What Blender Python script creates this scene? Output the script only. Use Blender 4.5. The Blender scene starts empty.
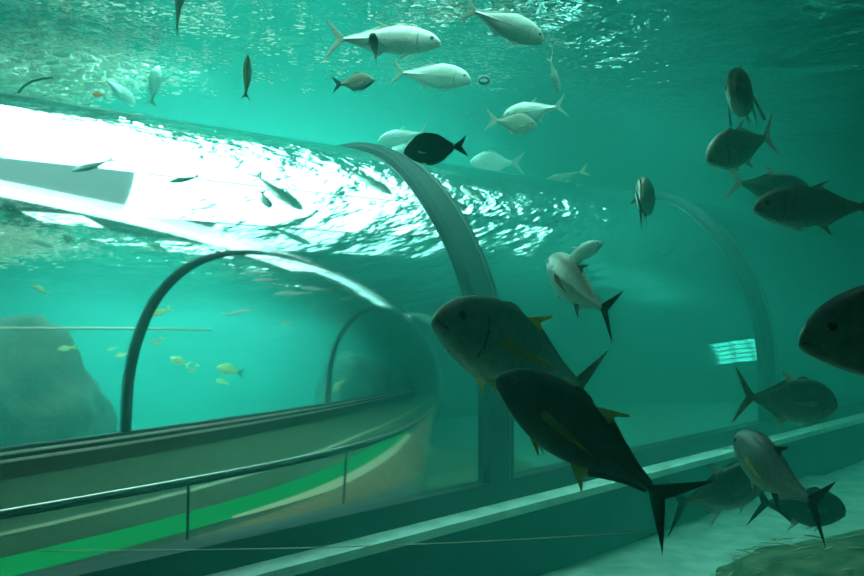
import bpy, bmesh, math, random
from mathutils import Vector, Matrix, noise
random.seed(7)
scn = bpy.context.scene
COL = scn.collection

# ------------------------------------------------------------------ camera frame
FPX = 987.0            # focal length in pixels (864 wide)
CAMZ = 1.068
def at(px, py, Y):     # a point of the place at distance Y on the sight line of a pixel
    return Vector(((px - 432.0) / FPX * Y, Y, CAMZ - (py - 301.0) / FPX * Y))

# ------------------------------------------------------------------ object helpers
def link(name, me, mat=None, parent=None):
    o = bpy.data.objects.new(name, me)
    COL.objects.link(o)
    if mat is not None:
        for m in (mat if isinstance(mat, (list, tuple)) else [mat]):
            me.materials.append(m)
    if parent is not None:
        o.parent = parent
    return o
def from_bm(name, bm, mat=None, parent=None, smooth=True):
    bmesh.ops.recalc_face_normals(bm, faces=bm.faces)
    me = bpy.data.meshes.new(name)
    bm.to_mesh(me); bm.free()
    if smooth:
        for p in me.polygons: p.use_smooth = True
    return link(name, me, mat, parent)
def tag(o, label=None, cat=None, group=None, kind=None):
    if label: o['label'] = label
    if cat: o['category'] = cat
    if group: o['group'] = group
    if kind: o['kind'] = kind
    return o
def empty(name, loc=(0, 0, 0)):
    o = bpy.data.objects.new(name, None); COL.objects.link(o); o.location = loc
    o.empty_display_size = 0.1
    return o
def add_box(bm, lo, hi, M=None):
    vs = []
    for x in (lo[0], hi[0]):
        for y in (lo[1], hi[1]):
            for z in (lo[2], hi[2]):
                v = Vector((x, y, z))
                vs.append(bm.verts.new(M @ v if M else v))
    for f in ((0,1,3,2),(4,6,7,5),(0,4,5,1),(2,3,7,6),(0,2,6,4),(1,5,7,3)):
        bm.faces.new([vs[i] for i in f])
def add_tube(bm, pts, r, seg=10):
    pts = [Vector(p) for p in pts]
    rings = []
    for i, p in enumerate(pts):
        t = (pts[min(i+1, len(pts)-1)] - pts[max(i-1, 0)]).normalized()
        a = t.cross(Vector((0, 0, 1)))
        if a.length < 1e-4: a = t.cross(Vector((1, 0, 0)))
        a.normalize(); b = t.cross(a)
        rr = r[i] if isinstance(r, (list, tuple)) else r
        rings.append([bm.verts.new(p + (a*math.cos(k/seg*2*math.pi) + b*math.sin(k/seg*2*math.pi))*rr) for k in range(seg)])
    for A, B in zip(rings, rings[1:]):
        for k in range(seg):
            bm.faces.new((A[k], A[(k+1) % seg], B[(k+1) % seg], B[k]))
    bm.faces.new(rings[0][::-1]); bm.faces.new(rings[-1])

# ------------------------------------------------------------------ materials
def nt(name):
    m = bpy.data.materials.new(name); m.use_nodes = True
    t = m.node_tree; t.nodes.clear()
    return m, t, t.nodes, t.links
def ramp(N, stops, interp='LINEAR'):
    r = N.new('ShaderNodeValToRGB'); r.color_ramp.interpolation = interp
    e = r.color_ramp.elements
    while len(e) < len(stops): e.new(0.5)
    for q, (p, c) in zip(e, stops):
        q.position = p; q.color = (*c, 1)
    return r
def mat_noise(name, c1, c2, scale=4, rough=.7, bump=.2, bscale=30, metallic=0, detail=6, vec_scale=None, lo=.35, hi=.65, spec=.3):
    m, t, N, L = nt(name)
    out = N.new('ShaderNodeOutputMaterial'); p = N.new('ShaderNodeBsdfPrincipled')
    tc = N.new('ShaderNodeTexCoord'); n1 = N.new('ShaderNodeTexNoise'); n2 = N.new('ShaderNodeTexNoise')
    src = tc.outputs['Object']
    if vec_scale:
        mp = N.new('ShaderNodeMapping'); mp.inputs['Scale'].default_value = vec_scale
        L.new(src, mp.inputs[0]); src = mp.outputs[0]
    for n, s in ((n1, scale), (n2, bscale)):
        n.inputs['Scale'].default_value = s; n.inputs['Detail'].default_value = detail
        L.new(src, n.inputs['Vector'])
    r = ramp(N, [(lo, c1), (hi, c2)])
    L.new(n1.outputs[0], r.inputs[0]); L.new(r.outputs[0], p.inputs['Base Color'])
    b = N.new('ShaderNodeBump'); b.inputs['Strength'].default_value = bump; b.inputs['Distance'].default_value = .02
    L.new(n2.outputs[0], b.inputs['Height']); L.new(b.outputs[0], p.inputs['Normal'])
    p.inputs['Roughness'].default_value = rough; p.inputs['Metallic'].default_value = metallic
    p.inputs['Specular IOR Level'].default_value = spec
    L.new(p.outputs[0], out.inputs[0])
    return m
def mat_emit(name, c, s):
    m, t, N, L = nt(name)
    out = N.new('ShaderNodeOutputMaterial'); e = N.new('ShaderNodeEmission')
    e.inputs[0].default_value = (*c, 1); e.inputs[1].default_value = s
    L.new(e.outputs[0], out.inputs[0])
    return m

def mat_water():
    m, t, N, L = nt('water')
    out = N.new('ShaderNodeOutputMaterial')
    tc = N.new('ShaderNodeTexCoord')
    def wave(scale, detail, vs, rot=0):
        mp = N.new('ShaderNodeMapping'); mp.inputs['Scale'].default_value = vs; mp.inputs['Rotation'].default_value = (0, 0, rot)
        n = N.new('ShaderNodeTexNoise'); n.inputs['Scale'].default_value = scale; n.inputs['Detail'].default_value = detail
        L.new(tc.outputs['Object'], mp.inputs[0]); L.new(mp.outputs[0], n.inputs['Vector'])
        return n
    a = wave(2.2, 3, (1, .7, 1), .3); b = wave(9, 2, (1, .6, 1), -.4)
    c_ = wave(24, 1, (1, .55, 1), .1)
    mu2 = N.new('ShaderNodeMath'); mu2.operation = 'MULTIPLY_ADD'; mu2.inputs[1].default_value = WAVE_RIPPLE
    mul = N.new('ShaderNodeMath'); mul.operation = 'MULTIPLY_ADD'; mul.inputs[1].default_value = WAVE_FINE
    L.new(b.outputs[0], mul.inputs[0]); L.new(a.outputs[0], mul.inputs[2])
    bp = N.new('ShaderNodeBump'); bp.inputs['Strength'].default_value = 1.0; bp.inputs['Distance'].default_value = WAVE_H
    L.new(c_.outputs[0], mu2.inputs[0]); L.new(mul.outputs[0], mu2.inputs[2]); L.new(mu2.outputs[0], bp.inputs['Height'])
    fr = N.new('ShaderNodeFresnel'); fr.inputs['IOR'].default_value = 1.333
    L.new(bp.outputs[0], fr.inputs['Normal'])
    tr = N.new('ShaderNodeBsdfTransparent'); gl = N.new('ShaderNodeBsdfGlossy'); gl.inputs['Roughness'].default_value = .0
    L.new(bp.outputs[0], gl.inputs['Normal'])
    mx = N.new('ShaderNodeMixShader')
    ge = N.new('ShaderNodeNewGeometry'); sp = N.new('ShaderNodeSeparateXYZ'); L.new(ge.outputs['Position'], sp.inputs[0])
    gt = N.new('ShaderNodeMath'); gt.operation = 'GREATER_THAN'; gt.inputs[1].default_value = 2.79; L.new(sp.outputs[2], gt.inputs[0])
    fm = N.new('ShaderNodeMath'); fm.operation = 'MULTIPLY'; L.new(gt.outputs[0], fm.inputs[0]); L.new(fr.outputs[0], fm.inputs[1])
    L.new(fm.outputs[0], mx.inputs[0]); L.new(tr.outputs[0], mx.inputs[1]); L.new(gl.outputs[0], mx.inputs[2])
    L.new(mx.outputs[0], out.inputs['Surface'])
    vs = N.new('ShaderNodeVolumeScatter'); vs.inputs['Density'].default_value = SCAT; vs.inputs['Color'].default_value = (.16, 1.0, .88, 1); vs.inputs['Anisotropy'].default_value = .3
    va = N.new('ShaderNodeVolumeAbsorption'); va.inputs['Density'].default_value = ABSO; va.inputs['Color'].default_value = (.0, .74, .66, 1)
    ad = N.new('ShaderNodeAddShader'); L.new(vs.outputs[0], ad.inputs[0]); L.new(va.outputs[0], ad.inputs[1])
    L.new(ad.outputs[0], out.inputs['Volume'])
    return m
WAVE_H = .085; WAVE_FINE = .30; WAVE_RIPPLE = .06; SCAT = .058; ABSO = .21

def mat_acrylic():
    m, t, N, L = nt('tunnel_acrylic')
    out = N.new('ShaderNodeOutputMaterial'); g = N.new('ShaderNodeBsdfGlass')
    g.inputs['IOR'].default_value = .75; g.inputs['Roughness'].default_value = .05
    tc = N.new('ShaderNodeTexCoord'); n = N.new('ShaderNodeTexNoise'); n.inputs['Scale'].default_value = 1.1; n.inputs['Detail'].default_value = 1
    L.new(tc.outputs['Object'], n.inputs['Vector'])
    b = N.new('ShaderNodeBump'); b.inputs['Strength'].default_value = .12; b.inputs['Distance'].default_value = .02
    L.new(n.outputs[0], b.inputs['Height']); L.new(b.outputs[0], g.inputs['Normal'])
    L.new(g.outputs[0], out.inputs[0])
    return m

def mat_foam():
    m, t, N, L = nt('foam')
    out = N.new('ShaderNodeOutputMaterial'); a = N.new('ShaderNodeBsdfDiffuse'); b = N.new('ShaderNodeBsdfTranslucent'); mx = N.new('ShaderNodeMixShader')
    for q in (a, b): q.inputs[0].default_value = (.92, .95, .88, 1)
    mx.inputs[0].default_value = .75
    L.new(a.outputs[0], mx.inputs[1]); L.new(b.outputs[0], mx.inputs[2]); L.new(mx.outputs[0], out.inputs[0])
    return m
M = {}
M['water'] = mat_water()
M['acrylic'] = mat_acrylic()
M['sand'] = mat_noise('pale_sand', (.30, .34, .28), (.52, .55, .46), 6, .95, .5, 60, spec=.1)
M['concrete'] = mat_noise('tank_wall_paint', (.05, .11, .11), (.09, .17, .16), 1.2, .9, .3, 20, spec=.1)
M['plinth'] = mat_noise('plinth_paint', (.02, .045, .05), (.035, .07, .07), 2, .85, .3, 25, spec=.15)
M['ledge'] = mat_noise('pale_algae_ledge', (.6, .72, .6), (.88, .92, .84), 7, .9, .4, 50, spec=.1)
M['frame'] = mat_noise('dark_frame', (.012, .02, .022), (.02, .03, .03), 5, .6, .1, 40, spec=.3)
M['rib'] = mat_noise('rib_rubber', (.012, .018, .02), (.02, .03, .032), 6, .6, .15, 50, spec=.2)
M['seam'] = mat_noise('rib_seam', (.12, .15, .15), (.16, .19, .19), 6, .35, .05, 50, metallic=.6)
M['ceiling'] = mat_noise('hall_ceiling', (.02, .03, .03), (.03, .045, .045), 1, .9, .1, 10)
M['carpet'] = mat_noise('brown_carpet', (.13, .085, .045), (.19, .135, .075), 14, .95, .4, 160, spec=.05)
M['carpet_dark'] = mat_noise('green_carpet', (.03, .052, .03), (.045, .075, .045), 14, .95, .4, 160, spec=.05)
M['panel_brown'] = mat_noise('brown_panel', (.035, .028, .016), (.05, .04, .022), 5, .7, .1, 60, spec=.2)
M['trim_pale'] = mat_noise('pale_trim', (.5, .5, .42), (.6, .6, .5), 6, .4, .05, 40, metallic=.3)
M['steel'] = mat_noise('brushed_steel', (.55, .55, .5), (.7, .7, .65), 9, .3, .05, 60, metallic=.9)
M['stripe'] = mat_noise('pale_stripe', (.22, .26, .17), (.28, .32, .22), 12, .9, .2, 120, spec=.05)
M['led_green'] = mat_emit('green_led', (.01, .42, .10), .9)
M['led_white'] = mat_emit('white_led', (.62, .85, .48), .75)
M['rock'] = mat_noise('reef_rock', (.018, .022, .018), (.06, .06, .045), 3, .95, 1.0, 14, detail=8, spec=.1)
M['rock_brown'] = mat_noise('brown_reef_rock', (.05, .055, .03), (.20, .19, .10), 7, .95, 1.0, 24, detail=8, spec=.1)
M['litter'] = mat_noise('leaf_litter', (.35, .32, .18), (.55, .5, .3), 9, .8, .1, 40)
M['foam'] = mat_foam()
M['black'] = mat_noise('black_rubber', (.01, .012, .012), (.02, .022, .022), 9, .5, .05, 40)
M['lamp_body'] = mat_noise('lamp_body', (.3, .3, .3), (.36, .36, .36), 5, .5, .05, 40)
LAMP_S = 9.5
M['lamp'] = mat_emit('lamp_diffuser', (.80, 1.0, .93), LAMP_S)
M['lamp_weak'] = mat_emit('lamp_diffuser_weak', (.55, 1.0, .88), 1.4)  # emitters from here to the dim one belong to added lights
M['lamp_mid'] = mat_emit('lamp_diffuser_mid', (.78, 1.0, .93), 52.0)
M['lamp_soft'] = mat_emit('lamp_diffuser_soft', (.6, 1.0, .9), 15.0)
M['lamp_far'] = mat_emit('lamp_diffuser_far', (.72, 1.0, .95), 145.0)
M['lamp_edge'] = mat_emit('lamp_diffuser_edge', (.6, 1.0, .9), 7.0)
M['lamp_corner'] = mat_emit('lamp_diffuser_corner', (.6, 1.0, .9), 22.0)
M['lamp_inlet'] = mat_emit('lamp_diffuser_inlet', (.8, 1.0, .9), 190.0)
M['lamp_dim'] = mat_emit('lamp_diffuser_dim', (.7, 1.0, .92), .75)
M['window_day'] = mat_emit('window_daylight', (.85, 1.0, .9), 14.0)  # glow of the added windows
M['window_lit'] = mat_emit('lit_window', (.30, 1.0, .85), 4.5)

# ------------------------------------------------------------------ tunnel geometry
ANG = .7296
D = Vector((math.sin(ANG), math.cos(ANG), 0)); NN = Vector((math.cos(ANG), -math.sin(ANG), 0))
R, HS, KK, LSP = 1.3602, .3858, 1.725, 3.9258
F0 = Vector((79/FPX*6, 6, 0)); C0 = F0 - NN*R
def tun(s, u, z): return C0 + D*s + NN*u + Vector((0, 0, z))
TM = Matrix(((D.x, NN.x, 0, C0.x), (D.y, NN.y, 0, C0.y), (0, 0, 1, 0), (0, 0, 0, 1)))   # (s,u,z) -> world
def arch(off=0.0, n=72, z0=0.0):
    pts = []
    for k in range(5): pts.append((R+off, z0 + (HS-z0)*k/5))
    for k in range(n+1):
        th = math.pi*k/n
        pts.append(((R+off)*math.cos(th), HS + (KK+off)*math.sin(th)))
    for k in range(5): pts.append((-R-off, HS - (HS-z0)*(k+1)/5))
    return pts
S0, S1 = -7.6, 10.8

tunnel = empty('viewing_tunnel', tun(-.15, 0, 0))
tag(tunnel, 'clear acrylic walk-through tunnel with dark arched ribs crossing the tank', 'tunnel')
def in_tunnel(o):
    o.parent = tunnel; o.matrix_parent_inverse = Matrix.Translation(-tunnel.location)
    return o
def shell(sa, sb):
    bm = bmesh.new(); prof = arch(0, 96)
    n = max(2, int((sb-sa)/.6))
    rings = [[bm.verts.new(tun(sa+(sb-sa)*i/n, u, z)) for u, z in prof] for i in range(n+1)]
    for A, B in zip(rings, rings[1:]):
        for k in range(len(prof)-1):
            bm.faces.new((A[k], A[k+1], B[k+1], B[k]))
    o = from_bm('panel', bm, M['acrylic'])
    # outward normals
    me = o.data; c = sum((p.normal.dot(Vector(p.center) - (C0 + D*((Vector(p.center)-C0).dot(D)) + Vector((0, 0, .3)))) for p in me.polygons))
    if c < 0: me.flip_normals()
    return in_tunnel(o)
RW = .29
for sa, sb in ((S0, -RW/2), (-RW/2, LSP-RW/2), (LSP-RW/2, S1)): shell(sa, sb)
def rib(s1):
    s0 = s1 - RW
    bm = bmesh.new()
    # cross-section of the band: flat clamp with chamfered edges, proud of the acrylic on both faces
    sec = [(s0, -.02), (s0+.02, -.035), (s1-.02, -.035), (s1, -.02), (s1, .02), (s1-.03, .045), (s0+.03, .045), (s0, .02)]
    rings = []
    profs = [arch(o, 72) for _, o in sec]
    for i in range(len(profs[0])):
        f = min(1, max(0, (i/(len(profs[0])-1)-.27)/.28)); f = f*f*(3-2*f)      # the clamp tapers behind the crown
        rings.append([bm.verts.new(tun(s1-(s1-s)*(1-.75*f), profs[j][i][0], profs[j][i][1])) for j, (s, _) in enumerate(sec)])
    m = len(sec)
    for A, B in zip(rings, rings[1:]):
        for j in range(m): bm.faces.new((A[j], A[(j+1) % m], B[(j+1) % m], B[j]))
    bm.faces.new(rings[0]); bm.faces.new(rings[-1][::-1])
    o = in_tunnel(from_bm('rib', bm, M['rib'], smooth=False))
    bm = bmesh.new(); a0, a1 = arch(.043, 72), arch(.052, 72); rings = []
    for (u0, z0), (u1, z1) in zip(a0, a1):
        rings.append([bm.verts.new(tun(s, u, z)) for s, u, z in ((s1-.085, u0, z0), (s1-.085, u1, z1), (s1-.07, u1, z1), (s1-.07, u0, z0))])
    for A, B in zip(rings, rings[1:]):
        for j in range(4): bm.faces.new((A[j], A[(j+1) % 4], B[(j+1) % 4], B[j]))
    bm.faces.new(rings[0]); bm.faces.new(rings[-1][::-1])
    q = from_bm('seam_strip', bm, M['seam'], smooth=False)
    q.parent = o
    return o
rib(0.0); rib(LSP)

# base walls, ledges, floors of the tunnel
def sbox(name, s, u, z, mat, parent=None):
    bm = bmesh.new(); add_box(bm, (s[0], u[0], z[0]), (s[1], u[1], z[1]), TM)
    return from_bm(name, bm, mat, parent, smooth=False)
SAND = -.55; FLOOR = -.30
for sgn, nm in ((1, 'front'), (-1, 'back')):
    def U(a, b): return (a, b) if sgn > 0 else (-b, -a)
    w = sbox('wall_base_'+nm, (S0, S1), U(1.30, 1.51), (SAND-.1 if sgn > 0 else SAND-2.1, -.15), M['plinth']); tag(w, kind='structure')
    l = sbox('trim_ledge_'+nm, (S0, S1), U(1.42, 1.585), (-.165, -.12), M['ledge']); tag(l, kind='structure')
    fr = sbox('trim_frame_'+nm, (S0, S1), U(1.30, 1.425), (-.15, .004), M['frame']); tag(fr, kind='structure')
fl = sbox('floor_tunnel', (S0, S1), (-1.32, 1.32), (FLOOR-.1, FLOOR), M['carpet_dark']); tag(fl, kind='structure')
t = sbox('brown_carpet_runner', (S0, S1), (.70, 1.298), (FLOOR+.001, FLOOR+.012), M['carpet'])
tag(t, 'brown carpet strip along the near side of the tunnel floor', 'carpet')
t = sbox('carpet_stripe', (S0, S1), (-.06, .0), (FLOOR+.001, FLOOR+.006), M['stripe'])
tag(t, 'thin pale stripe along the middle of the dark tunnel floor', 'floor stripe')
t = sbox('green_light_strip', (S0, 3.2), (.37, .585), (FLOOR+.001, FLOOR+.02), M['led_green'])
tag(t, 'bright green lit strip along the tunnel floor', 'light strip')
bm = bmesh.new()
for s_a, s_b, w0, w1 in ((-1.0, .2, .0, .10), (.2, 2.6, .10, .09)):
    vs = [tun(s, u, z) for s, w_ in ((s_a, w0), (s_b, w1)) for u in (.59, .59+w_+.004) for z in (FLOOR+.001, FLOOR+.016)]
    v = [bm.verts.new(p) for p in vs]
    for f in ((0,1,3,2),(4,6,7,5),(0,4,5,1),(2,3,7,6),(0,2,6,4),(1,5,7,3)): bm.faces.new([v[i] for i in f])
t = from_bm('white_light_strip', bm, M['led_white'], smooth=False)  # glowing strip stands in for LED light reflected on the floor
tag(t, 'tapering white lit strip beside the green strip on the tunnel floor', 'light strip')
# inner face panel and double sill of the far side
t = sbox('trim_inner', (S0, S1), (-1.298, -1.27), (FLOOR, -.14), M['panel_brown']); tag(t, kind='structure')
for z in (-.045, -.12):
    t = sbox('trim_sill', (S0, S1), (-1.298, -1.262), (z-.012, z+.012), M['trim_pale']); tag(t, kind='structure')
# handrail
hr = empty('handrail', tun(0, 1.1, FLOOR)); tag(hr, 'thin steel handrail on slim posts inside the tunnel', 'handrail')
def in_hr(o): o.parent = hr; o.matrix_parent_inverse = Matrix.Translation(-hr.location); return o
bm = bmesh.new(); add_tube(bm, [tun(s, 1.10, .20) for s in (S0, -3, 0, 3, 4.2)], .010, 10); in_hr(from_bm('rail', bm, M['steel']))
bm = bmesh.new(); add_tube(bm, [tun(s, 1.10, .178) for s in (S0, -3, 0, 3, 4.2)], .010, 8); in_hr(from_bm('rail_gasket', bm, M['black']))  # dark tube drawn as the shadow below the rail
for s in (-5.2, -3.4, -2.0, -.75, 1.05, 3.0):
    bm = bmesh.new(); add_tube(bm, [tun(s, 1.10, FLOOR+.012), tun(s, 1.10, .20)], .006, 8); in_hr(from_bm('post', bm, M['frame']))

# ------------------------------------------------------------------ tank shell
def box(name, lo, hi, mat):
    bm = bmesh.new(); add_box(bm, lo, hi); o = from_bm(name, bm, mat, smooth=False)
    return tag(o, kind='structure')
XL, XR, YF, YB, ZS, ZC = -7.0, 9.5, -.8, 18.5, 2.8, 8.5
bm = bmesh.new(); NX, NY = 66, 64
grid = [[None]*(NY+1) for _ in range(NX+1)]
for i in range(NX+1):
    for j in range(NY+1):
        x = XL + (XR-XL)*i/NX; y = YF + (YB-YF)*j/NY
        z = SAND + .05*noise.noise(Vector((x*.5, y*.5, 3))) + .02*noise.noise(Vector((x*2, y*2, 1)))
        uu = (Vector((x, y, 0))-C0).dot(NN)
        if abs(uu) < 1.5: z = SAND - .05
        if uu < -1.5: z -= min(1.9, (-1.5-uu)*3)                     # the far side of the tank is deeper
        grid[i][j] = bm.verts.new((x, y, z))
for i in range(NX):
    for j in range(NY): bm.faces.new((grid[i][j], grid[i+1][j], grid[i+1][j+1], grid[i][j+1]))
tag(from_bm('floor', bm, M['sand']), kind='structure')
box('wall_left', (XL-.4, YF-.4, SAND-2.3), (XL, YB+.4, ZC), M['concrete'])
box('wall_right', (XR, YF-.4, SAND-2.3), (XR+.4, YB+.4, ZC), M['concrete'])
box('wall_back', (XL, YB, SAND-2.3), (XR, YB+.4, ZC), M['concrete'])
box('wall_front', (XL, YF-.4, SAND-2.3), (XR, YF, ZC), M['concrete'])
box('ceiling', (XL-.4, YF-.4, ZC), (XR+.4, YB+.4, ZC+.2), M['ceiling'])
bm = bmesh.new(); add_box(bm, (XL-.2, YF-.2, SAND-2.4), (XR+.2, YB+.2, ZS))
bmesh.ops.recalc_face_normals(bm, faces=bm.faces)
cav = arch(.004, 96, SAND-.05)                                       # the dry space of the tunnel is cut out of the water
e0 = [bm.verts.new(tun(S0-.03, u, z)) for u, z in cav]; e1 = [bm.verts.new(tun(S1+.03, u, z)) for u, z in cav]
n_ = len(cav)
cf = [bm.faces.new((e0[k], e0[(k+1) % n_], e1[(k+1) % n_], e1[k])) for k in range(n_)] + [bm.faces.new(e0[::-1]), bm.faces.new(e1)]
bmesh.ops.recalc_face_normals(bm, faces=cf); bmesh.ops.reverse_faces(bm, faces=cf)
me = bpy.data.meshes.new('water'); bm.to_mesh(me); bm.free()
tag(link('water', me, M['water']), kind='structure')
for nm, s_ in (('left', S0), ('right', S1)):
    bm = bmesh.new(); pr = arch(.0, 48, SAND-.05)
    for dz in (0, .06): pass
    sg_ = -1 if nm == 'left' else 1
    A = [bm.verts.new(tun(s_+sg_*.01, u, z)) for u, z in pr]; B = [bm.verts.new(tun(s_+sg_*.07, u, z)) for u, z in pr]
    for k in range(len(pr)): bm.faces.new((A[k], A[(k+1) % len(pr)], B[(k+1) % len(pr)], B[k]))
    bm.faces.new(A[::-1]); bm.faces.new(B)
    tag(from_bm('wall_end_'+nm, bm, M['concrete'], smooth=False), kind='structure')

# ------------------------------------------------------------------ hall lamps and added lights above the water
def lamp(name, x, y, z, wx, wy, rot, mat, label, group=None):
    e = empty(name, (x, y, z)); e.rotation_euler = (0, 0, rot)
    tag(e, label, 'lamp', group)
    bm = bmesh.new(); add_box(bm, (-wx/2, -wy/2, .0), (wx/2, wy/2, .14)); from_bm('housing', bm, M['lamp_body'], e, False)
    bm = bmesh.new(); add_box(bm, (-wx/2, -wy/2, -.02), (wx/2, wy/2, -.002)); from_bm('diffuser', bm, mat, e, False)
    for sx in (-1, 1):
        bm = bmesh.new(); add_tube(bm, [(sx*wx*.35, 0, .13), (sx*wx*.35, 0, ZC-z)], .012, 6); from_bm('hanger', bm, M['frame'], e)
    return e
ROT = math.pi/2 - ANG
ROWS = [(-.10, -3.3, 5, 1.0, .62), (.56, -3.3, 5, 1.0, .66), (1.30, -1.45, 3, 1.0, .78)]
for u, s_a, n_, ln, wd in ROWS:
    for k in range(n_):
        p = tun(s_a + ln/2 + k*(ln+.02), u, 0)
        lamp('hall_lamp', p.x, p.y, 3.06, ln, wd, ROT, M['lamp'], 'lit hall lamp hung low above the water over the tunnel', 'hall lamps over the tunnel')
for j, y in enumerate((8.35, 9.55, 10.75)):  # added lights behind the tunnel that feed haze and surface sparkle
    for i in range(4):
        x = -3.9 + .15*j + i*(1.02 + .10*j)
        lamp('rear_lamp', x, y, 3.5, .85, .75, 0, M['lamp_mid'], 'small lit hall lamp hung low above the water behind the tunnel', 'hall lamps behind the tunnel')
for s_, u in ((1.9, -5.4), (3.5, -5.2), (5.1, -5.4)):  # added lights that brighten the haze of the far side
    p = tun(s_, u, 0)
    lamp('far_lamp', p.x, p.y, 5.2, 1.5, 1.3, ROT, M['lamp_far'], 'large lit hall lamp hung high above the far side of the tank', 'high hall lamps over the far side')
for x, y in ((-2.95, 7.35), (-1.9, 7.1), (-3.75, 7.3)):  # added lights that make the foam glow
    lamp('inlet_lamp', x, y, 3.4, .55, .55, 0, M['lamp_inlet'], 'bright hall lamp hung low over the churned water', 'lamps over the churned water')
for s_, u in ((-1.97, 1.29), (-2.98, 1.29)):  # added dim panels that lighten the gap in the mirrored band
    p = tun(s_, u, 0)
    lamp('dim_lamp', p.x, p.y, 3.06, 1.0, .78, ROT, M['lamp_dim'], 'dimmed hall lamp at the near end of the low lamp field', 'dimmed lamps of the lamp field')
for s_, u in ((-.1, 1.98), (1.2, 1.98)):  # added panels that soften the lower edge of the mirrored band
    p = tun(s_, u, 0)
    lamp('edge_lamp', p.x, p.y, 3.06, 1.2, .5, ROT, M['lamp_edge'], 'soft narrow hall lamp along the near edge of the low lamp field', 'narrow lamps at the edge of the lamp field')
for x, y in ((6.6, 9.8), (7.6, 11.4)):  # unseen lights added to brighten the water mirrored in the tunnel
    lamp('corner_lamp', x, y, 3.2, .9, .9, ROT, M['lamp_corner'], 'hall lamp hung low over the water in the far corner', 'hall lamps in the far corner')
for s_, u in ((2.75, .55), (4.2, .3), (3.1, 1.75)):  # added lights that brighten the haze over this stretch
    p = tun(s_, u, 0)
    lamp('soft_lamp', p.x, p.y, 3.5, 1.3, 1.0, ROT, M['lamp_soft'], 'soft hall lamp hung low over the far half of the tunnel', 'soft lamps over the far half of the tunnel')
for x, y in ((.3, 2.6), (1.4, 3.7)):  # added fill light for the ledge and sand
    lamp('side_lamp', x, y, 4.8, 1.0, 1.0, 0, M['lamp_weak'], 'dim hall lamp hung above the water on the near side', 'dim lamps on the near side')
# glowing windows added above the far wall's water line to feed surface sparkle
for k in range(5):
    x = -6.2 + k*1.75
    wr = empty('window_%d' % (k+2), (x, YB, 5.6)); tag(wr, kind='structure')
    bm = bmesh.new(); add_box(bm, (-.72, -.03, -2.15), (.72, 0, 2.15)); from_bm('pane', bm, M['window_day'], wr, False)
    bm = bmesh.new()
    for z in (-2.18, -.7, .7, 2.12): add_box(bm, (-.78, -.07, z), (.78, -.03, z+.06))
    for xx in (-.78, -.03, .72): add_box(bm, (xx, -.07, -2.18), (xx+.06, -.03, 2.18))
    from_bm('window_frame', bm, M['frame'], wr, False)

# lit viewing window in the side wall (seen mirrored in the tunnel)
wr = empty('window_1', (XR, 11.45, 1.0)); tag(wr, kind='structure')
bm = bmesh.new(); add_box(bm, (-.03, -.45, -.45), (.0, .45, .45)); from_bm('pane', bm, M['window_lit'], wr, False)
bm = bmesh.new()
for k in range(4): add_box(bm, (-.06, -.45+k*.3-.015, -.46), (-.03, -.45+k*.3+.015, .46))
for k in range(6): add_box(bm, (-.06, -.46, -.45+k*.9/5-.02), (-.03, .46, -.45+k*.9/5+.02))
from_bm('grille', bm, M['frame'], wr, False)

# ------------------------------------------------------------------ rocks
def rock(name, loc, size, seed, mat, label, sub=5, amp=.35):
    bm = bmesh.new(); bmesh.ops.create_icosphere(bm, subdivisions=sub, radius=1)
    for v in bm.verts:
        q = v.co.copy(); o = Vector((seed*7.3, seed*1.7, seed*3.1))
        dsp = noise.fractal(q*1.3+o, 1.0, 2.0, 5)*amp + abs(noise.noise(q*3.5+o))*amp*.35
        v.co = q*(1+dsp)
        v.co = Vector((v.co.x*size[0], v.co.y*size[1], v.co.z*size[2]))
    o = from_bm(name, bm, mat); o.location = loc
    return tag(o, label, 'rock')
rock('reef_rock', tun(-.5, -4.3, SAND-.9), (1.8, 1.4, 2.9), 1, M['rock'], 'broad dark rock wall seen through the left end of the tunnel')
rock('reef_rock', tun(7.7, -3.7, SAND-.9), (1.9, 1.7, 3.0), 2, M['rock'], 'dark rock mound seen through the tunnel left of the near dark rib')
e = rock('reef_rock', (3.45, 5.3, SAND-.12), (1.9, 1.75, .36), 3, M['rock_brown'], 'low brown gravelly rock in the bottom right corner on the sand', 6, .13)
bm = bmesh.new(); random.seed(5)
for k in range(70):
    x = 2.8 + random.uniform(-1.1, .8); y = 5.75 + random.uniform(-.7, .7)
    a = random.uniform(-.5, .5); l = random.uniform(.03, .10); w_ = random.uniform(.005, .014)
    # height of the rock top below
    hit = None
    rel = Vector((x-3.45, y-5.3, 0)); q = 1-(rel.x/1.9)**2-(rel.y/1.75)**2
    z = SAND - .12 + .36*math.sqrt(max(q, .02)) + .03
    Mx = Matrix.Translation((x, y, z)) @ Matrix.Rotation(a, 4, 'Z') @ Matrix.Rotation(random.uniform(-.3, .3), 4, 'Y')
    vs = [bm.verts.new(Mx @ Vector(p)) for p in ((-l, 0, 0), (-l*.3, -w_, .006), (l*.5, -w_*.8, .004), (l, 0, .0), (l*.5, w_*.8, .004), (-l*.3, w_, .006))]
    vb = [bm.verts.new(v.co - Vector((0, 0, .004))) for v in vs]
    bm.faces.new(vs); bm.faces.new(vb[::-1])
    for i in range(6): bm.faces.new((vs[i], vb[i], vb[(i+1) % 6], vs[(i+1) % 6]))
tag(from_bm('leaf_litter', bm, M['litter']), 'pale leaf litter scattered over the brown rock', 'leaf litter', kind='stuff')

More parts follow.
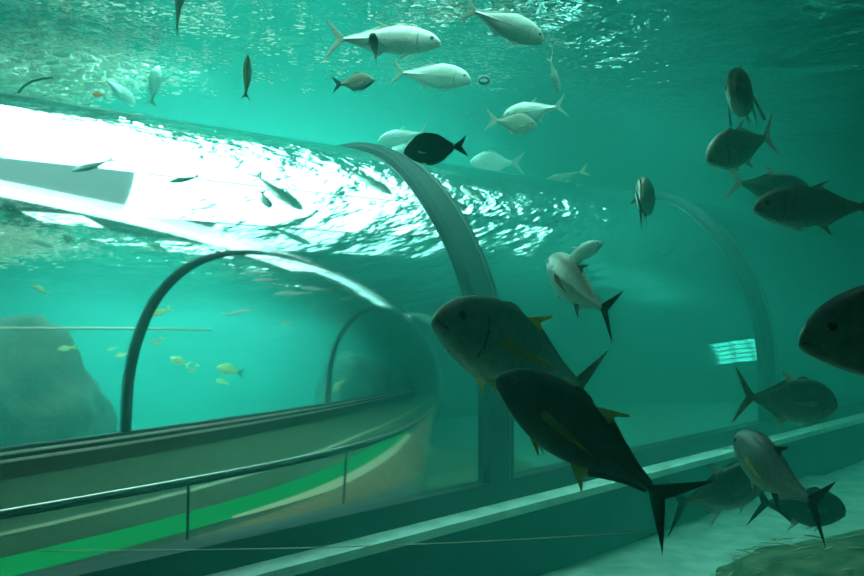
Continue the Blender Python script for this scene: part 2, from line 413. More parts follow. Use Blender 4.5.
# ------------------------------------------------------------------ fish
def mat_fish(name, back, mid, belly, rough=.38, metal=.25, zs=.16, speck=.35, stripe=None):
    m, t, N, L = nt(name)
    out = N.new('ShaderNodeOutputMaterial'); p = N.new('ShaderNodeBsdfPrincipled')
    tc = N.new('ShaderNodeTexCoord'); sx = N.new('ShaderNodeSeparateXYZ'); L.new(tc.outputs['Object'], sx.inputs[0])
    mr = N.new('ShaderNodeMapRange'); mr.inputs[1].default_value = -zs; mr.inputs[2].default_value = zs
    n = N.new('ShaderNodeTexNoise'); n.inputs['Scale'].default_value = 9; n.inputs['Detail'].default_value = 5
    L.new(tc.outputs['Object'], n.inputs['Vector'])
    ma = N.new('ShaderNodeMath'); ma.operation = 'MULTIPLY_ADD'; ma.inputs[1].default_value = .06; ma.inputs[2].default_value = -.03
    L.new(n.outputs[0], ma.inputs[0])
    ad = N.new('ShaderNodeMath'); ad.operation = 'ADD'; L.new(sx.outputs[2], ad.inputs[0]); L.new(ma.outputs[0], ad.inputs[1])
    L.new(ad.outputs[0], mr.inputs[0])
    r = ramp(N, [(.05, belly), (.42, mid), (.62, mid), (.9, back)])
    if stripe:
        r = ramp(N, [(.05, belly), (.45, mid), (.6, stripe), (.85, back)])
    L.new(mr.outputs[0], r.inputs[0])
    vo = N.new('ShaderNodeTexVoronoi'); vo.inputs['Scale'].default_value = 75
    mp = N.new('ShaderNodeMapping'); mp.inputs['Scale'].default_value = (.8, 1, 1); L.new(tc.outputs['Object'], mp.inputs[0]); L.new(mp.outputs[0], vo.inputs['Vector'])
    n3 = N.new('ShaderNodeTexNoise'); n3.inputs['Scale'].default_value = 30; n3.inputs['Detail'].default_value = 4; L.new(tc.outputs['Object'], n3.inputs['Vector'])
    rr = ramp(N, [(.35, (1-speck,)*3), (.6, (1, 1, 1))]); L.new(n3.outputs[0], rr.inputs[0])
    mx = N.new('ShaderNodeMix'); mx.data_type = 'RGBA'; mx.blend_type = 'MULTIPLY'; mx.inputs[0].default_value = 1
    L.new(r.outputs[0], mx.inputs[6]); L.new(rr.outputs[0], mx.inputs[7]); L.new(mx.outputs[2], p.inputs['Base Color'])
    b = N.new('ShaderNodeBump'); b.inputs['Strength'].default_value = .25; b.inputs['Distance'].default_value = .004
    L.new(vo.outputs['Distance'], b.inputs['Height']); L.new(b.outputs[0], p.inputs['Normal'])
    p.inputs['Roughness'].default_value = rough; p.inputs['Metallic'].default_value = metal; p.inputs['Specular IOR Level'].default_value = .4
    L.new(p.outputs[0], out.inputs[0])
    return m
def mat_fin(name, c1, c2, rough=.5):
    m, t, N, L = nt(name)
    out = N.new('ShaderNodeOutputMaterial'); p = N.new('ShaderNodeBsdfPrincipled')
    tc = N.new('ShaderNodeTexCoord'); n = N.new('ShaderNodeTexNoise'); n.inputs['Scale'].default_value = 22; n.inputs['Detail'].default_value = 3
    mp = N.new('ShaderNodeMapping'); mp.inputs['Scale'].default_value = (.3, 1, 1.6); L.new(tc.outputs['Object'], mp.inputs[0]); L.new(mp.outputs[0], n.inputs['Vector'])
    r = ramp(N, [(.35, c1), (.65, c2)]); L.new(n.outputs[0], r.inputs[0]); L.new(r.outputs[0], p.inputs['Base Color'])
    p.inputs['Roughness'].default_value = rough; p.inputs['Specular IOR Level'].default_value = .3
    tl = N.new('ShaderNodeBsdfTranslucent'); L.new(r.outputs[0], tl.inputs[0])
    mx = N.new('ShaderNodeMixShader'); mx.inputs[0].default_value = .55
    L.new(p.outputs[0], mx.inputs[1]); L.new(tl.outputs[0], mx.inputs[2]); L.new(mx.outputs[0], out.inputs[0])
    return m
FM = {
 'dark': mat_fish('trevally_dark', (.03, .04, .035), (.06, .075, .065), (.13, .15, .12)),  # same species as the next three, backlit shade put into the colour
 'grey': mat_fish('trevally_grey', (.17, .19, .155), (.33, .36, .30), (.5, .53, .45), .4, .3, speck=.25),  # same trevally, lighter shade tone in the colour
 'greysilver': mat_fish('trevally_grey_silver', (.30, .33, .27), (.50, .54, .46), (.66, .70, .6), .4, .35, speck=.25),  # same trevally, partly lit tone in the colour
 'silver': mat_fish('trevally_silver', (.6, .64, .52), (.7, .74, .64), (.8, .84, .74), .42, .5, speck=.18),  # same trevally, light from above put into the colour
 'pale': mat_fish('fish_pale', (.62, .68, .62), (.8, .85, .78), (.88, .92, .86), .5, .1, speck=.15),
 'black': mat_fish('surgeon_dark', (.025, .035, .035), (.04, .052, .05), (.035, .045, .045), .55, 0, .3, .3),
 'olive': mat_fish('fish_olive', (.22, .25, .17), (.36, .38, .27), (.48, .48, .36), .5, .3, .25),
 'yellow': mat_fish('fish_yellow', (.55, .55, .16), (.72, .72, .28), (.8, .82, .55), .5, 0, .2, .2),
 'striped': mat_fish('fusilier', (.30, .36, .22), (.42, .48, .38), (.6, .62, .5), .5, .1, .1, .2, stripe=(.85, .68, .05)),
 'orange': mat_fish('fish_orange', (.9, .22, .05), (.95, .3, .1), (.95, .45, .2), .5, 0, .2, .2),
 'greenish': mat_fish('fish_greenish', (.25, .42, .32), (.4, .6, .5), (.5, .7, .6), .5, .4),
}
FN = {
 'yellowfin': mat_fin('fin_yellow', (.62, .52, .13), (.85, .74, .27)),
 'darkfin': mat_fin('fin_dark', (.05, .055, .045), (.10, .10, .075)),
 'palefin': mat_fin('fin_pale', (.45, .5, .42), (.65, .68, .58)),
 'olivefin': mat_fin('fin_olive', (.16, .17, .10), (.30, .30, .17)),
 'lemonfin': mat_fin('fin_lemon', (.75, .72, .3), (.85, .82, .5)),
 'orangefin': mat_fin('fin_orange', (.9, .3, .1), (.95, .45, .2)),
}
M['eye_ring'] = mat_noise('eye_ring', (.13, .13, .09), (.22, .21, .14), 8, .3, .02, 40)
M['crease'] = mat_noise('dark_crease', (.09, .10, .085), (.13, .145, .12), 9, .6, .0, 40)
M['pink_white'] = mat_noise('pink_white', (.9, .8, .82), (.95, .88, .9), 9, .3, .0, 40)
M['pupil'] = mat_noise('pupil', (.004, .005, .005), (.006, .007, .007), 5, .12, .0, 10, spec=.6)

def interp(tab, t):
    # monotone smooth interpolation through (t, value) knots
    for i in range(len(tab)-1):
        if t <= tab[i+1][0]:
            break
    t0, a = tab[i]; t1, b = tab[i+1]; h = t1-t0; x = (t-t0)/h
    def sl(j):
        if j <= 0 or j >= len(tab)-1:
            j2 = min(max(j, 1), len(tab)-1)
            return (tab[j2][1]-tab[j2-1][1])/(tab[j2][0]-tab[j2-1][0])
        return (tab[j+1][1]-tab[j-1][1])/(tab[j+1][0]-tab[j-1][0])
    m0, m1 = sl(i)*h, sl(i+1)*h
    return (2*x**3-3*x**2+1)*a + (x**3-2*x**2+x)*m0 + (-2*x**3+3*x**2)*b + (x**3-x**2)*m1

SPEC = {}
SPEC['trevally'] = dict(
 top=[(0, .012), (.02, .045), (.05, .082), (.1, .122), (.18, .160), (.28, .186), (.38, .192), (.48, .182), (.58, .156), (.7, .108), (.82, .060), (.92, .030), (1, .024)],
 bot=[(0, -.030), (.02, -.052), (.05, -.070), (.1, -.096), (.18, -.132), (.28, -.160), (.38, -.174), (.48, -.172), (.58, -.150), (.7, -.104), (.82, -.056), (.92, -.028), (1, -.024)],
 wid=[(0, .016), (.02, .032), (.05, .045), (.1, .060), (.18, .076), (.28, .086), (.38, .088), (.48, .083), (.58, .070), (.7, .050), (.82, .030), (.92, .019), (1, .012)],
 eye=(.095, .042, .022), mouth=(-.010, -.34, .072), gill=.235, tail=(.215, .235, .07), pect=(.32, .0, .36, -.015), dors=(.50, .085, .20), anal=(.56, .11, .15))
SPEC['surgeon'] = dict(
 top=[(0, .02), (.03, .07), (.08, .13), (.16, .20), (.28, .265), (.42, .285), (.56, .265), (.7, .21), (.82, .13), (.92, .055), (1, .04)],
 bot=[(0, -.03), (.03, -.07), (.08, -.12), (.16, -.18), (.28, -.24), (.42, -.265), (.56, -.255), (.7, -.20), (.82, -.12), (.92, -.055), (1, -.04)],
 wid=[(0, .02), (.03, .035), (.08, .05), (.16, .068), (.28, .082), (.42, .085), (.56, .075), (.7, .056), (.82, .036), (.92, .022), (1, .014)],
 eye=(.14, .09, .022), mouth=(-.01, -.2, .04), gill=.24, tail=(.26, .22, .13), pect=(.27, -.03, .17, -.05), dors=(.2, .05, .03), anal=(.4, .05, .03), long=True)
SPEC['deep'] = dict(
 top=[(0, .02), (.03, .06), (.08, .11), (.16, .17), (.28, .235), (.42, .255), (.56, .23), (.7, .165), (.82, .09), (.92, .05), (1, .045)],
 bot=[(0, -.02), (.03, -.06), (.08, -.105), (.16, -.165), (.28, -.225), (.42, -.245), (.56, -.225), (.7, -.16), (.82, -.09), (.92, -.05), (1, -.045)],
 wid=[(0, .02), (.03, .04), (.08, .06), (.16, .08), (.28, .095), (.42, .095), (.56, .08), (.7, .058), (.82, .036), (.92, .022), (1, .014)],
 eye=(.12, .05, .028), mouth=(-.01, -.2, .05), gill=.25, tail=(.30, .28, .13), pect=(.3, -.03, .2, -.06), dors=(.40, .10, .06), anal=(.55, .09, .06))
SPEC['slender'] = dict(
 top=[(0, .01), (.03, .03), (.08, .055), (.16, .08), (.28, .105), (.42, .11), (.56, .10), (.7, .078), (.82, .05), (.92, .028), (1, .024)],
 bot=[(0, -.015), (.03, -.03), (.08, -.052), (.16, -.08), (.28, -.105), (.42, -.115), (.56, -.105), (.7, -.08), (.82, -.05), (.92, -.028), (1, -.024)],
 wid=[(0, .012), (.03, .028), (.08, .042), (.16, .055), (.28, .066), (.42, .068), (.56, .06), (.7, .046), (.82, .03), (.92, .02), (1, .012)],
 eye=(.09, .02, .018), mouth=(-.005, -.2, .05), gill=.22, tail=(.2, .14, .08), pect=(.26, -.02, .16, -.03), dors=(.35, .05, .05), anal=(.6, .05, .05))
SPEC['slim_trevally'] = dict(SPEC['trevally'])
SPEC['slim_trevally']['top'] = [(t, v*.80) for t, v in SPEC['trevally']['top']]
SPEC['slim_trevally']['bot'] = [(t, v*.80) for t, v in SPEC['trevally']['bot']]
SPEC['slim_trevally']['eye'] = (.095, .034, .022)

def fin(bm, B, O, nrm, thick, mi, nu=22, nv=8, lobe=0):
    """thin blade between a base curve B(u) and an outer edge O(u), tapering in thickness to its edge"""
    sides = []
    for sg in (1, -1):
        rows = []
        for j in range(nv+1):
            v = j/nv; row = []
            for i in range(nu+1):
                u = i/nu
                p = B(u).lerp(O(u), v)
                rib = 1+.35*math.sin(u*nu*math.pi*.999)
                th = thick*(1-v)**.7*(min(1, 8*u, 8*(1-u))*.7+.3)*rib*.5 + .0012
                row.append(bm.verts.new(p + nrm*(sg*th)))
            rows.append(row)
        sides.append(rows)
    fs = []
    for rows in sides:
        for j in range(nv):
            for i in range(nu):
                fs.append(bm.faces.new((rows[j][i], rows[j][i+1], rows[j+1][i+1], rows[j+1][i])))
    A, Bs = sides
    rim = [(j, 0) for j in range(nv+1)] + [(nv, i) for i in range(1, nu+1)] + [(j, nu) for j in range(nv-1, -1, -1)] + [(0, i) for i in range(nu-1, 0, -1)]
    for (a, b), (c, d_) in zip(rim, rim[1:]+rim[:1]):
        fs.append(bm.faces.new((A[a][b], A[c][d_], Bs[c][d_], Bs[a][b])))
    for i_, f in enumerate(fs):
        f.material_index = mi
        if lobe and i_ < 2*nu*nv and (i_ % nu) > lobe*nu: f.material_index = 0

def spline(knots):
    xs = [k[0] for k in knots]
    def g(u):
        return Vector(tuple(interp([(k[0], k[1][q]) for k in knots], u) for q in range(3)))
    return g

def fish_mesh(name, spec, bend=0.0, hi=True, pect_out=.055, pect_side=(1, -1), fold=False, pect_down=0):
    sp = SPEC[spec]
    bm = bmesh.new()
    nr, nv = (110, 84) if hi else (40, 24)
    TOP = lambda t: interp(sp['top'], t); BOT = lambda t: interp(sp['bot'], t); WID = lambda t: interp(sp['wid'], t)
    rings = []
    mz, ms, mlen = sp['mouth']
    for i in range(nr+1):
        t = (i/nr)**1.45
        tp, bt, w = TOP(t), BOT(t), WID(t)
        zc, hz = (tp+bt)/2, (tp-bt)/2
        if t < .002: hz *= .9
        ring = []
        for k in range(nv):
            ph = 2*math.pi*k/nv
            c, s = math.cos(ph), math.sin(ph)
            y = w*math.copysign(abs(c)**.85, c); z = zc + hz*math.copysign(abs(s)**.97, s)
            x = .5 - t
            zm = mz + ms*t
            if t < mlen:
                k_ = math.exp(-((z-zm)/.0065)**2)*min(1, (mlen-t)/.02)
                y *= 1-.42*k_
                x -= .010*k_*max(0, 1-t/.03)
                if z < zm: x += .004*max(0, 1-t/.05)
            tg = sp['gill'] - 1.6*(z+.015)**2
            if abs(z+.01) < .11:
                y *= 1 - .07*math.exp(-((t-tg-.006)/.007)**2) + .025*math.exp(-((t-tg+.012)/.014)**2)
            if t > .6:
                y += math.copysign(.010*math.exp(-((z-zc)/.012)**2)*min(1, (t-.6)/.25), c)*(1 if abs(c) > .05 else 0)
            ring.append(bm.verts.new((x, y, z)))
        rings.append(ring)
    for A, B in zip(rings, rings[1:]):
        for k in range(nv): bm.faces.new((A[k], A[(k+1) % nv], B[(k+1) % nv], B[k]))
    if hi:
        for f in bm.faces:
            c = f.calc_center_median(); t = .5-c.x
            if (t < mlen-.012 and abs(c.z-(mz+ms*t)) < .0028) or (abs(c.z+.012) < .095 and abs(t-(sp['gill']-1.6*(c.z+.015)**2)-.008) < .0036):
                f.material_index = 4
    for ring, x in ((rings[0], .5+.006), (rings[-1], -.51)):
        c = sum((v.co for v in ring), Vector())/nv; c.x = x; cv = bm.verts.new(c)
        for k in range(nv): bm.faces.new((ring[k], ring[(k+1) % nv], cv))
    Yn = Vector((0, 1, 0))
    # caudal
    tb, th_, tf = sp['tail']
    def CB(u): return Vector((-.485, 0, TOP(.98)*.95*(1-2*u)))
    def CO(u):
        q = 2*u-1; a = abs(q)
        return Vector((-.5-tf-(tb-tf)*a**.85, 0, -math.copysign(th_*a**.92, q)))
    fin(bm, CB, CO, Yn, .022, 1, 36 if hi else 20, 10)
    # dorsal and anal
    for key, E, sg in (('dors', TOP, 1), ('anal', BOT, -1)):
        t0, h, sw = sp[key]
        t1 = .95
        def Bc(u, t0=t0, t1=t1, E=E, sg=sg):
            t = t0+(t1-t0)*u; return Vector((.5-t, 0, E(t)-sg*.012))
        if sp.get('long'):
            t1 = .93
            def Oc(u, t0=t0, t1=t1, E=E, sg=sg, h=h, sw=sw):
                t = t0+(t1-t0)*u; return Vector((.5-t-sw*(.3+u), 0, E(t)+sg*h*(.35+.65*math.sin(math.pi*min(1, u*.8+.15)))))
        else:
            b0 = Bc(0)
            fo = .45 if fold else 1
            kn = [(0, (b0.x-sw, 0, b0.z+sg*h*fo*.92)), (.10, (b0.x-sw*.92, 0, b0.z+sg*h*.66*fo))]
            for u, hh in ((.22, .052), (.34, .036), (.5, .028), (.75, .022), (1, .014)):
                p = Bc(u); kn.append((u, (p.x-.03, 0, p.z+sg*(hh*min(1, h/.12)+.008))))
            Oc = spline(kn)
        fin(bm, Bc, Oc, Yn, .014, 0 if sp.get('long') else 2, 30 if hi else 18, 7, 0 if sp.get('long') else .24)
    if not sp.get('long'):
        ta = sp['dors'][0]-.15
        def B1(u): t = ta+.12*u; return Vector((.5-t, 0, TOP(t)-.012))
        def O1(u): t = ta+.12*u; return Vector((.5-t-.035, 0, TOP(t)+.002+.015*math.sin(math.pi*min(1, u*.7+.3))))
        fin(bm, B1, O1, Yn, .01, 0, 12, 4)
    # paired fins
    pt, pz, pl, pd = sp['pect']; pd += pect_down
    for sg in pect_side:
        y0 = sg*WID(pt)*.96
        Bp = lambda u, y0=y0: Vector((.5-pt, y0*.97, pz+.02-.04*u))
        Op = spline([(0, (.5-pt-pl, y0+sg*pect_out, pz+pd)), (.25, (.5-pt-pl*.72, y0+sg*pect_out*.8, pz+pd-.006)),
                     (.6, (.5-pt-pl*.40, y0+sg*pect_out*.5, pz+pd*.5-.024)), (1, (.5-pt-pl*.10, y0+sg*pect_out*.2, pz-.03))])
        fin(bm, Bp, Op, Vector((.25, sg*.95, .2)).normalized(), .010, 3, 14, 10)
        tv = .30
        Bv = lambda u, sg=sg: Vector((.5-tv-.05*u, sg*.018, BOT(tv+.05*u)+.012))
        Ov = spline([(0, (.5-tv-.13, sg*.05, BOT(tv)-.055)), (.5, (.5-tv-.11, sg*.045, BOT(tv)-.035)), (1, (.5-tv-.09, sg*.03, BOT(tv)-.005))])
        fin(bm, Bv, Ov, Vector((0, sg*.9, -.3)).normalized(), .008, 3, 8, 6)
    # swimming bend of the spine
    if bend:
        for v in bm.verts:
            t = .5-v.co.x
            q = max(0, t-.35); ang = 2*bend*q
            v.co.y += bend*q*q
            v.co.x += ang*(v.co.y-bend*q*q)*.5
    bmesh.ops.recalc_face_normals(bm, faces=bm.faces)
    me = bpy.data.meshes.new(name); bm.to_mesh(me); bm.free()
    for p in me.polygons: p.use_smooth = True
    return me

def eye_mesh(r):
    bm = bmesh.new(); bmesh.ops.create_uvsphere(bm, u_segments=20, v_segments=14, radius=r)
    for v in bm.verts: v.co.z *= .55
    for f in bm.faces:
        c = f.calc_center_median(); f.material_index = 1 if math.hypot(c.x, c.y) < r*.74 else 0
    me = bpy.data.meshes.new('eye'); bm.to_mesh(me); bm.free()
    for p in me.polygons: p.use_smooth = True
    me.materials.append(M['eye_ring']); me.materials.append(M['pupil'])
    return me

def fish(name, label, cat, nose, tail, spec='trevally', body='grey', fins=('darkfin', 'olivefin', 'olivefin'), roll=0, bend=0, hi=True, pect_out=.055, eyes=True, group=None, pect_side=(1, -1), fold=False, pect_down=0):
    a = nose if isinstance(nose, Vector) else at(*nose); b = tail if isinstance(tail, Vector) else at(*tail)
    x = (a-b); Ln = x.length; x.normalize()
    up = Vector((0, 0, 1)); z = (up - x*up.dot(x)).normalized(); y = z.cross(x)
    Mr = Matrix((x, y, z)).transposed() @ Matrix.Rotation(math.radians(roll), 3, 'X')
    me = fish_mesh(name, spec, bend, hi, pect_out, pect_side, fold, pect_down)
    for m in (FM[body], FN[fins[0]], FN[fins[1]], FN[fins[2]], M['crease']): me.materials.append(m)
    o = bpy.data.objects.new(name, me); COL.objects.link(o)
    o.matrix_world = Matrix.Translation((a+b)/2) @ Mr.to_4x4() @ Matrix.Diagonal((Ln, Ln, Ln, 1))
    tag(o, label, cat, group)
    if eyes:
        sp = SPEC[spec]; et, ez, er = sp['eye']
        w = interp(sp['wid'], et)
        tp, bt = interp(sp['top'], et), interp(sp['bot'], et)
        s = min(.98, abs((ez-(tp+bt)/2)/((tp-bt)/2))); w *= (1-s*s)**.42
        for sg in (1, -1):
            e = bpy.data.objects.new('eye', eye_mesh(er)); COL.objects.link(e)
            e.parent = o; e.location = (.5-et, sg*(w-.002), ez)
            e.rotation_euler = (math.radians(-sg*80), 0, math.radians(sg*-12))
    return o

YF3 = ('olivefin', 'yellowfin', 'yellowfin'); DK = ('darkfin', 'olivefin', 'olivefin'); PL = ('palefin', 'palefin', 'palefin')
fish('giant_trevally', 'large dark trevally with yellow edged fins angled upward in front of the ledge', 'fish', (499, 376, 2.60), (655, 489, 2.45), body='dark', fins=('darkfin', 'yellowfin', 'yellowfin'), bend=.10)
fish('giant_trevally', 'large grey trevally with pale face behind the dark one, nose touching the tunnel rib', 'fish', (435, 317, 2.85), (583, 384, 3.28), body='greysilver', fins=YF3, bend=-.1)
fish('giant_trevally', 'silver trevally swimming away with forked tail towards us above the two large fish', 'fish', (549, 262, 4.0), (598, 307, 3.6), body='silver', fins=DK, roll=0, bend=-.1)
fish('pale_fish', 'pale whitish fish just behind the silver trevally against the tunnel', 'fish', (602, 243, 5.6), (564, 262, 5.6), body='pale', fins=PL, hi=False)  # solid fish in place of a fish's reflection in the acrylic
fish('surgeonfish', 'dark oval surgeonfish with a small yellow fin at the top of the tunnel rib', 'fish', (404, 152, 4.2), (455, 147, 4.2), spec='surgeon', body='black', fins=('darkfin', 'darkfin', 'lemonfin'))
fish('giant_trevally', 'long pale trevally near the surface partly behind a small fish facing us', 'fish', (441, 43, 5.75), (343, 38, 5.75), spec='slim_trevally', body='silver', fins=PL, bend=.1)
fish('small_fish', 'small dark fish facing us in front of the long pale trevally', 'fish', (372, 36, 4.1), (376, 53, 4.32), spec='slim_trevally', body='dark', fins=('darkfin', 'darkfin', 'palefin'), pect_out=.2, pect_down=-.04)
fish('silver_chub', 'small deep bodied fish with a dark forked tail below the long pale trevally', 'fish', (374, 80, 5.4), (341, 84, 5.45), spec='deep', body='olive', fins=('darkfin', 'darkfin', 'palefin'))
fish('giant_trevally', 'pale trevally swimming right, directly above the dark surgeonfish', 'fish', (471, 80, 6.6), (403, 73, 6.65), body='silver', fins=PL)
fish('giant_trevally', 'pale trevally swimming down to the right at the top edge', 'fish', (544, 41, 5.55), (475, 12, 5.45), body='silver', fins=PL)
fish('pale_fish', 'faint pale fish pointing down near the surface above the pair of oval fish', 'fish', (559, 93, 7.0), (551, 62, 6.9), body='greenish', fins=PL, hi=False, eyes=False)
fish('giant_trevally', 'bluish pale trevally facing left half hidden behind an oval fish', 'fish', (503, 117, 7.4), (556, 107, 7.4), body='silver', fins=PL)
fish('oval_fish', 'olive oval fish facing right in front of the bluish pale trevally', 'fish', (537, 126, 6.9), (497, 121, 6.9), spec='deep', body='olive', fins=PL)
fish('pale_fish', 'faint pale fish behind the dark surgeonfish, upper of two', 'fish', (378, 142, 8.2), (420, 133, 8.2), body='pale', fins=PL, hi=False, eyes=False)
fish('pale_fish', 'faint pale fish at the tunnel top just left of the dark surgeonfish', 'fish', (391, 152, 8.6), (430, 142, 8.6), body='pale', fins=PL, hi=False, eyes=False)
fish('pale_fish', 'pale fish half sunk behind the tunnel top right of the surgeonfish', 'fish', (470, 162, 8.9), (512, 163, 8.9), spec='deep', body='pale', fins=PL, hi=False, eyes=False)
fish('giant_trevally', 'dim trevally facing us with fins hanging, highest on the right', 'fish', (733, 92, 3.6), (750, 96, 4.05), body='greysilver', fins=('olivefin', 'palefin', 'palefin'), roll=6, pect_out=.05, pect_down=-.2)
fish('giant_trevally', 'pale trevally facing left between the fish facing us and the tunnel', 'fish', (707, 159, 4.5), (765, 138, 4.8), body='silver', fins=('palefin', 'palefin', 'palefin'))
fish('giant_trevally', 'faint trevally heading right whose tail shows left of a bigger grey one', 'fish', (812, 196, 6.0), (741, 183, 5.8), body='grey', fins=PL)
fish('giant_trevally', 'grey trevally with white back marks leaving the frame at upper right', 'fish', (754, 208, 3.6), (862, 207, 3.65), body='greysilver', fins=('olivefin', 'palefin', 'palefin'))
fish('giant_trevally', 'trevally seen from behind on the skyline of the tunnel, forked tail down', 'fish', (648, 192, 4.9), (640, 206, 4.45), body='silver', fins=DK, roll=-8)
fish('giant_trevally', 'big dark trevally head entering at the right edge of the frame', 'fish', (800, 339, 1.9), (1060, 322, 1.95), body='grey', fins=('darkfin', 'olivefin', 'olivefin'))
fish('giant_trevally', 'dim dark trevally facing right in front of the farther tunnel rib', 'fish', (836, 405, 5.1), (752, 397, 4.8), body='grey', fins=('olivefin', 'palefin', 'palefin'))
fish('giant_trevally', 'brown grey trevally swimming up and away at lower right, tail nearest', 'fish', (736, 440, 3.5), (805, 500, 3.05), body='grey', fins=('darkfin', 'darkfin', 'yellowfin'), bend=-.08)
fish('giant_trevally', 'dark trevally below the ledge between the two large forked tails', 'fish', (766, 478, 4.5), (685, 502, 4.2), body='grey', fins=('darkfin', 'palefin', 'palefin'))
fish('giant_trevally', 'dim trevally low over the brown rock behind another fish tail', 'fish', (845, 512, 4.9), (767, 503, 4.7), body='dark', fins=('darkfin', 'palefin', 'olivefin'))
fish('giant_trevally', 'greenish fish rising out of the top edge at upper left', 'fish', (182, -30, 4.7), (177, 25, 4.9), body='greenish', fins=('olivefin', 'olivefin', 'olivefin'), hi=False)
fish('fusilier', 'slim yellow striped fish pointing straight up near the surface', 'fish', (248, 55, 5.0), (246, 93, 5.1), spec='slender', body='striped', fins=('olivefin', 'lemonfin', 'olivefin'), roll=60)
fish('giant_trevally', 'faint greenish fish near the surface beside the small orange fish', 'fish', (135, 104, 7.2), (106, 80, 7.0), body='greenish', fins=PL, hi=False, eyes=False)
fish('giant_trevally', 'faint greenish upright fish near the surface left of the yellow striped one', 'fish', (158, 66, 7.0), (152, 100, 7.0), body='greenish', fins=PL, hi=False, eyes=False)
fish('orange_fish', 'tiny orange fish above the left end of the tunnel', 'fish', (92, 94, 5.0), (103, 95, 5.0), spec='deep', body='orange', fins=('orangefin',)*3, hi=False, eyes=False)

# small fish of the far side, seen through the tunnel
SMALL = [
  ((-1.015, 9.941, 0.819), (-0.742, 10.243, 0.713), 'deep', 'yellow', 'plump yellow fish with a dark tail seen through the tunnel beside the far rib'),   # 0.42 m
  ((-1.507, 9.271, 0.98), (-1.351, 9.46, 0.874), 'deep', 'yellow', 'small yellow striped fish just right of the dark far rib inside the tunnel view'),   # 0.27 m
  ((-2.154, 9.107, 1.028), (-2.041, 9.198, 1.098), 'deep', 'yellow', 'faint yellow fish left of the far rib, above a second one'),   # 0.16 m
  ((-2.587, 8.508, 1.144), (-2.467, 8.616, 1.177), 'deep', 'yellow', 'faint curved yellow fish under the pale pipe at far left'),   # 0.16 m
  ((-2.012, 8.96, 0.566), (-1.929, 9.029, 0.691), 'deep', 'yellow', 'faint yellow fish low beside the foot of the far rib'),   # 0.17 m
  ((-1.091, 10.261, 0.567), (-0.961, 10.399, 0.495), 'deep', 'yellow', 'faint yellow fish below the plump yellow one'),   # 0.20 m
  ((-1.5, 10.193, 0.733), (-1.392, 10.274, 0.876), 'deep', 'olive', 'dim small fish between the striped one and the plump yellow one'),   # 0.20 m
  ((-0.509, 10.087, 2.149), (-0.881, 9.869, 1.976), 'slender', 'pale', 'slender pale fish in the bright water right of the far rib'),   # 0.46 m
  ((-2.648, 7.987, 2.13), (-2.578, 8.136, 2.039), 'deep', 'yellow', 'bright yellow fish near the mirrored surface at far left'),   # 0.19 m
  ((-1.682, 8.863, 1.705), (-1.488, 8.946, 1.855), 'deep', 'yellow', 'yellow fish passing behind the shoulder of the far rib'),   # 0.26 m
  ((-0.059, 8.884, 2.087), (0.454, 9.108, 2.238), 'slender', 'pale', 'long pale fish under the bright streak on the tunnel'),   # 0.58 m
  ((1.005, 9.458, 2.162), (1.392, 9.268, 2.276), 'slender', 'olive', 'dim slender fish under the right end of the bright streak'),   # 0.45 m
  ((-0.096, 10.695, 1.94), (0.102, 10.838, 2.011), 'slender', 'orange', 'tiny orange fish in the bright middle of the tunnel view'),   # 0.25 m
  ((1.05, 12.048, 0.177), (1.259, 12.273, 0.382), 'deep', 'yellow', 'small yellow fish before the dark rock mound in the tunnel'),   # 0.37 m
  ((-2.311, 9.289, 1.179), (-2.244, 9.341, 1.216), 'deep', 'yellow', 'tiny faint yellow fish farthest left of the rib group'),   # 0.09 m
  ((-1.802, 9.389, 1.231), (-1.692, 9.443, 1.366), 'deep', 'olive', 'dim olive fish hugging the right side of the far rib'),   # 0.18 m
]
for a, b, sp_, bo_, lb_ in SMALL:
    fish({'yellow': 'yellow_reef_fish', 'olive': 'olive_reef_fish', 'pale': 'pale_reef_fish', 'orange': 'orange_reef_fish'}[bo_], lb_, 'fish', Vector(a), Vector(b), spec=sp_, body=bo_,
         fins=('darkfin' if 'dark tail' in lb_ else 'lemonfin', 'lemonfin', 'lemonfin') if bo_ != 'pale' else PL, hi=False, eyes=False)

# ------------------------------------------------------------------ small things in the water
bm = bmesh.new(); add_tube(bm, [tun(-2.6, -2.18, 1.29), tun(-.3, -2.08, 1.385), tun(1.5, -1.98, 1.48)], .022, 10)
tag(from_bm('pale_pipe', bm, M['trim_pale']), 'long pale pipe before the dark rock seen through the left of the tunnel', 'pipe')
bm = bmesh.new(); c_ = at(484, 80, 5.2); rr = []
for k in range(24):
    a = 2*math.pi*k/24; rr.append([bm.verts.new(c_ + Vector(((.026+.008*math.cos(b))*math.cos(a), .008*math.sin(b), (.018+.008*math.cos(b))*math.sin(a)))) for b in [2*math.pi*j/10 for j in range(10)]])
for k in range(24):
    for j in range(10): bm.faces.new((rr[k][j], rr[(k+1) % 24][j], rr[(k+1) % 24][(j+1) % 10], rr[k][(j+1) % 10]))
tag(from_bm('bubble_ring', bm, M['pink_white']), 'tiny pale pink ring drifting right of the pale trevally', 'ring')
bm = bmesh.new()
add_tube(bm, [at(18, 93, 5.6), at(24, 86, 5.6), at(33, 81, 5.6), at(43, 78.5, 5.6), at(53, 77.5, 5.6)], .008, 8)
tag(from_bm('air_hose', bm, M['black']), 'thin curved hose in front of the bright churned water at upper left', 'hose')
bm = bmesh.new()
P = [at(40, 551, 3.3), at(280, 543, 3.6), at(500, 535, 3.9), at(640, 532, 4.1)]
pts = [P[0].lerp(P[3], k/30) + Vector((0, 0, -.02*math.sin(math.pi*k/30))) for k in range(31)]
add_tube(bm, pts, .0022, 6)
tag(from_bm('nylon_line', bm, M['steel']), 'thin nylon line stretched across the tank below the ledge', 'line')

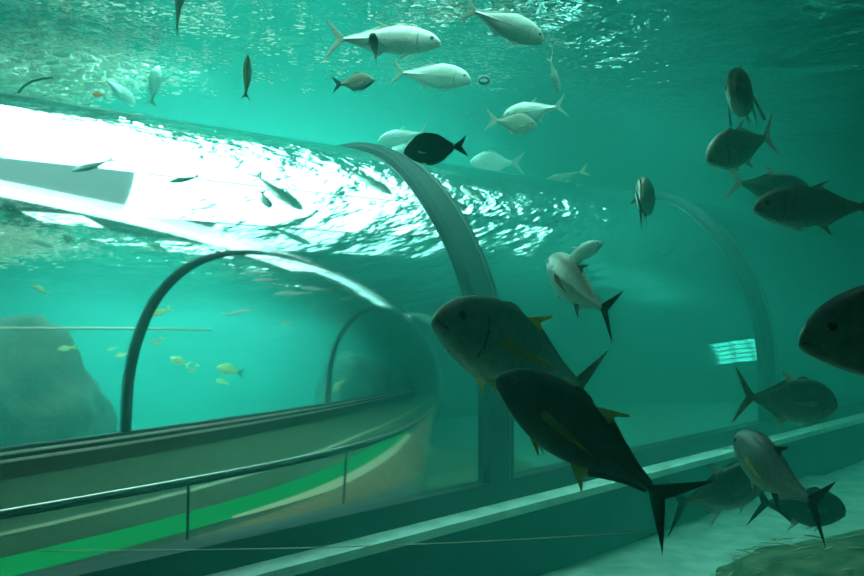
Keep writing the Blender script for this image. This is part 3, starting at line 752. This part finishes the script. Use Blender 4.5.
# churned bubbles under the surface at the inlet
bm = bmesh.new(); random.seed(11)
for k in range(1500):
    gx, gy = random.gauss(0, .36), random.gauss(0, .22)
    d_ = abs(random.gauss(0, 1))
    p = at(46, 70, 7.3) + Vector((gx, gy*1.6, 0)); p.z = 2.775 - d_*.13*math.exp(-(gx/.4)**2) - .01
    r_ = random.uniform(.005, .019)*(1.5 if random.random() < .1 else 1)
    Mx = Matrix.Translation(p) @ Matrix.Diagonal((r_*random.uniform(1, 3.2), r_*1.5, r_*.8, 1))
    bmesh.ops.create_icosphere(bm, subdivisions=1, radius=1, matrix=Mx)
tag(from_bm('foam', bm, M['foam']), 'pale churned bubbles under the water surface at upper left', 'bubbles', kind='stuff')
bm = bmesh.new(); random.seed(23)  # pale flecks modelled in place of light glints on the ripples
for k in range(420):
    px = abs(random.gauss(0, 1))*190; py = random.uniform(1, 96)
    if px > 420 or random.random() < .35*(px > 220): continue
    Y = FPX*(2.782-CAMZ)/(301-py)
    p = at(px, py, Y)
    for q in range(random.choice((1, 1, 2, 3, 5))):
        ln_ = random.uniform(.006, .022)*(2.4 if random.random() < .14 else 1)
        Mx = Matrix.Translation(p + Vector((random.gauss(0, .03), random.gauss(0, .06), random.uniform(-.012, .0)))) @ Matrix.Rotation(random.gauss(0, .5), 4, 'Z') @ Matrix.Diagonal((ln_, random.uniform(.008, .02), random.uniform(.002, .004), 1))
        bmesh.ops.create_icosphere(bm, subdivisions=1, radius=1, matrix=Mx)
tag(from_bm('surface_bubbles', bm, M['foam']), 'bright flecks of bubbles floating under the surface above the tunnel', 'bubbles', kind='stuff')
# ------------------------------------------------------------------ world, camera, view
w = bpy.data.worlds.new('dark_hall'); scn.world = w; w.use_nodes = True
w.node_tree.nodes['Background'].inputs[0].default_value = (.01, .03, .03, 1); w.node_tree.nodes['Background'].inputs[1].default_value = .1
cd = bpy.data.cameras.new('camera'); cam = bpy.data.objects.new('camera', cd); COL.objects.link(cam)
cd.sensor_width = 36; cd.lens = FPX*36/864; cd.clip_start = .05; cd.clip_end = 100
cd.shift_y = (301-288)/864
cam.location = (0, 0, CAMZ); cam.rotation_euler = (math.pi/2, 0, 0)
scn.camera = cam
scn.view_settings.view_transform = 'Standard'; scn.view_settings.look = 'None'
scn.view_settings.exposure = 0; scn.view_settings.gamma = 1; scn.view_settings.use_curve_mapping = False
c = scn.cycles
c.use_denoising = True
c.max_bounces = 14; c.transmission_bounces = 10; c.glossy_bounces = 8; c.diffuse_bounces = 3; c.volume_bounces = 3; c.transparent_max_bounces = 12
c.sample_clamp_indirect = 6
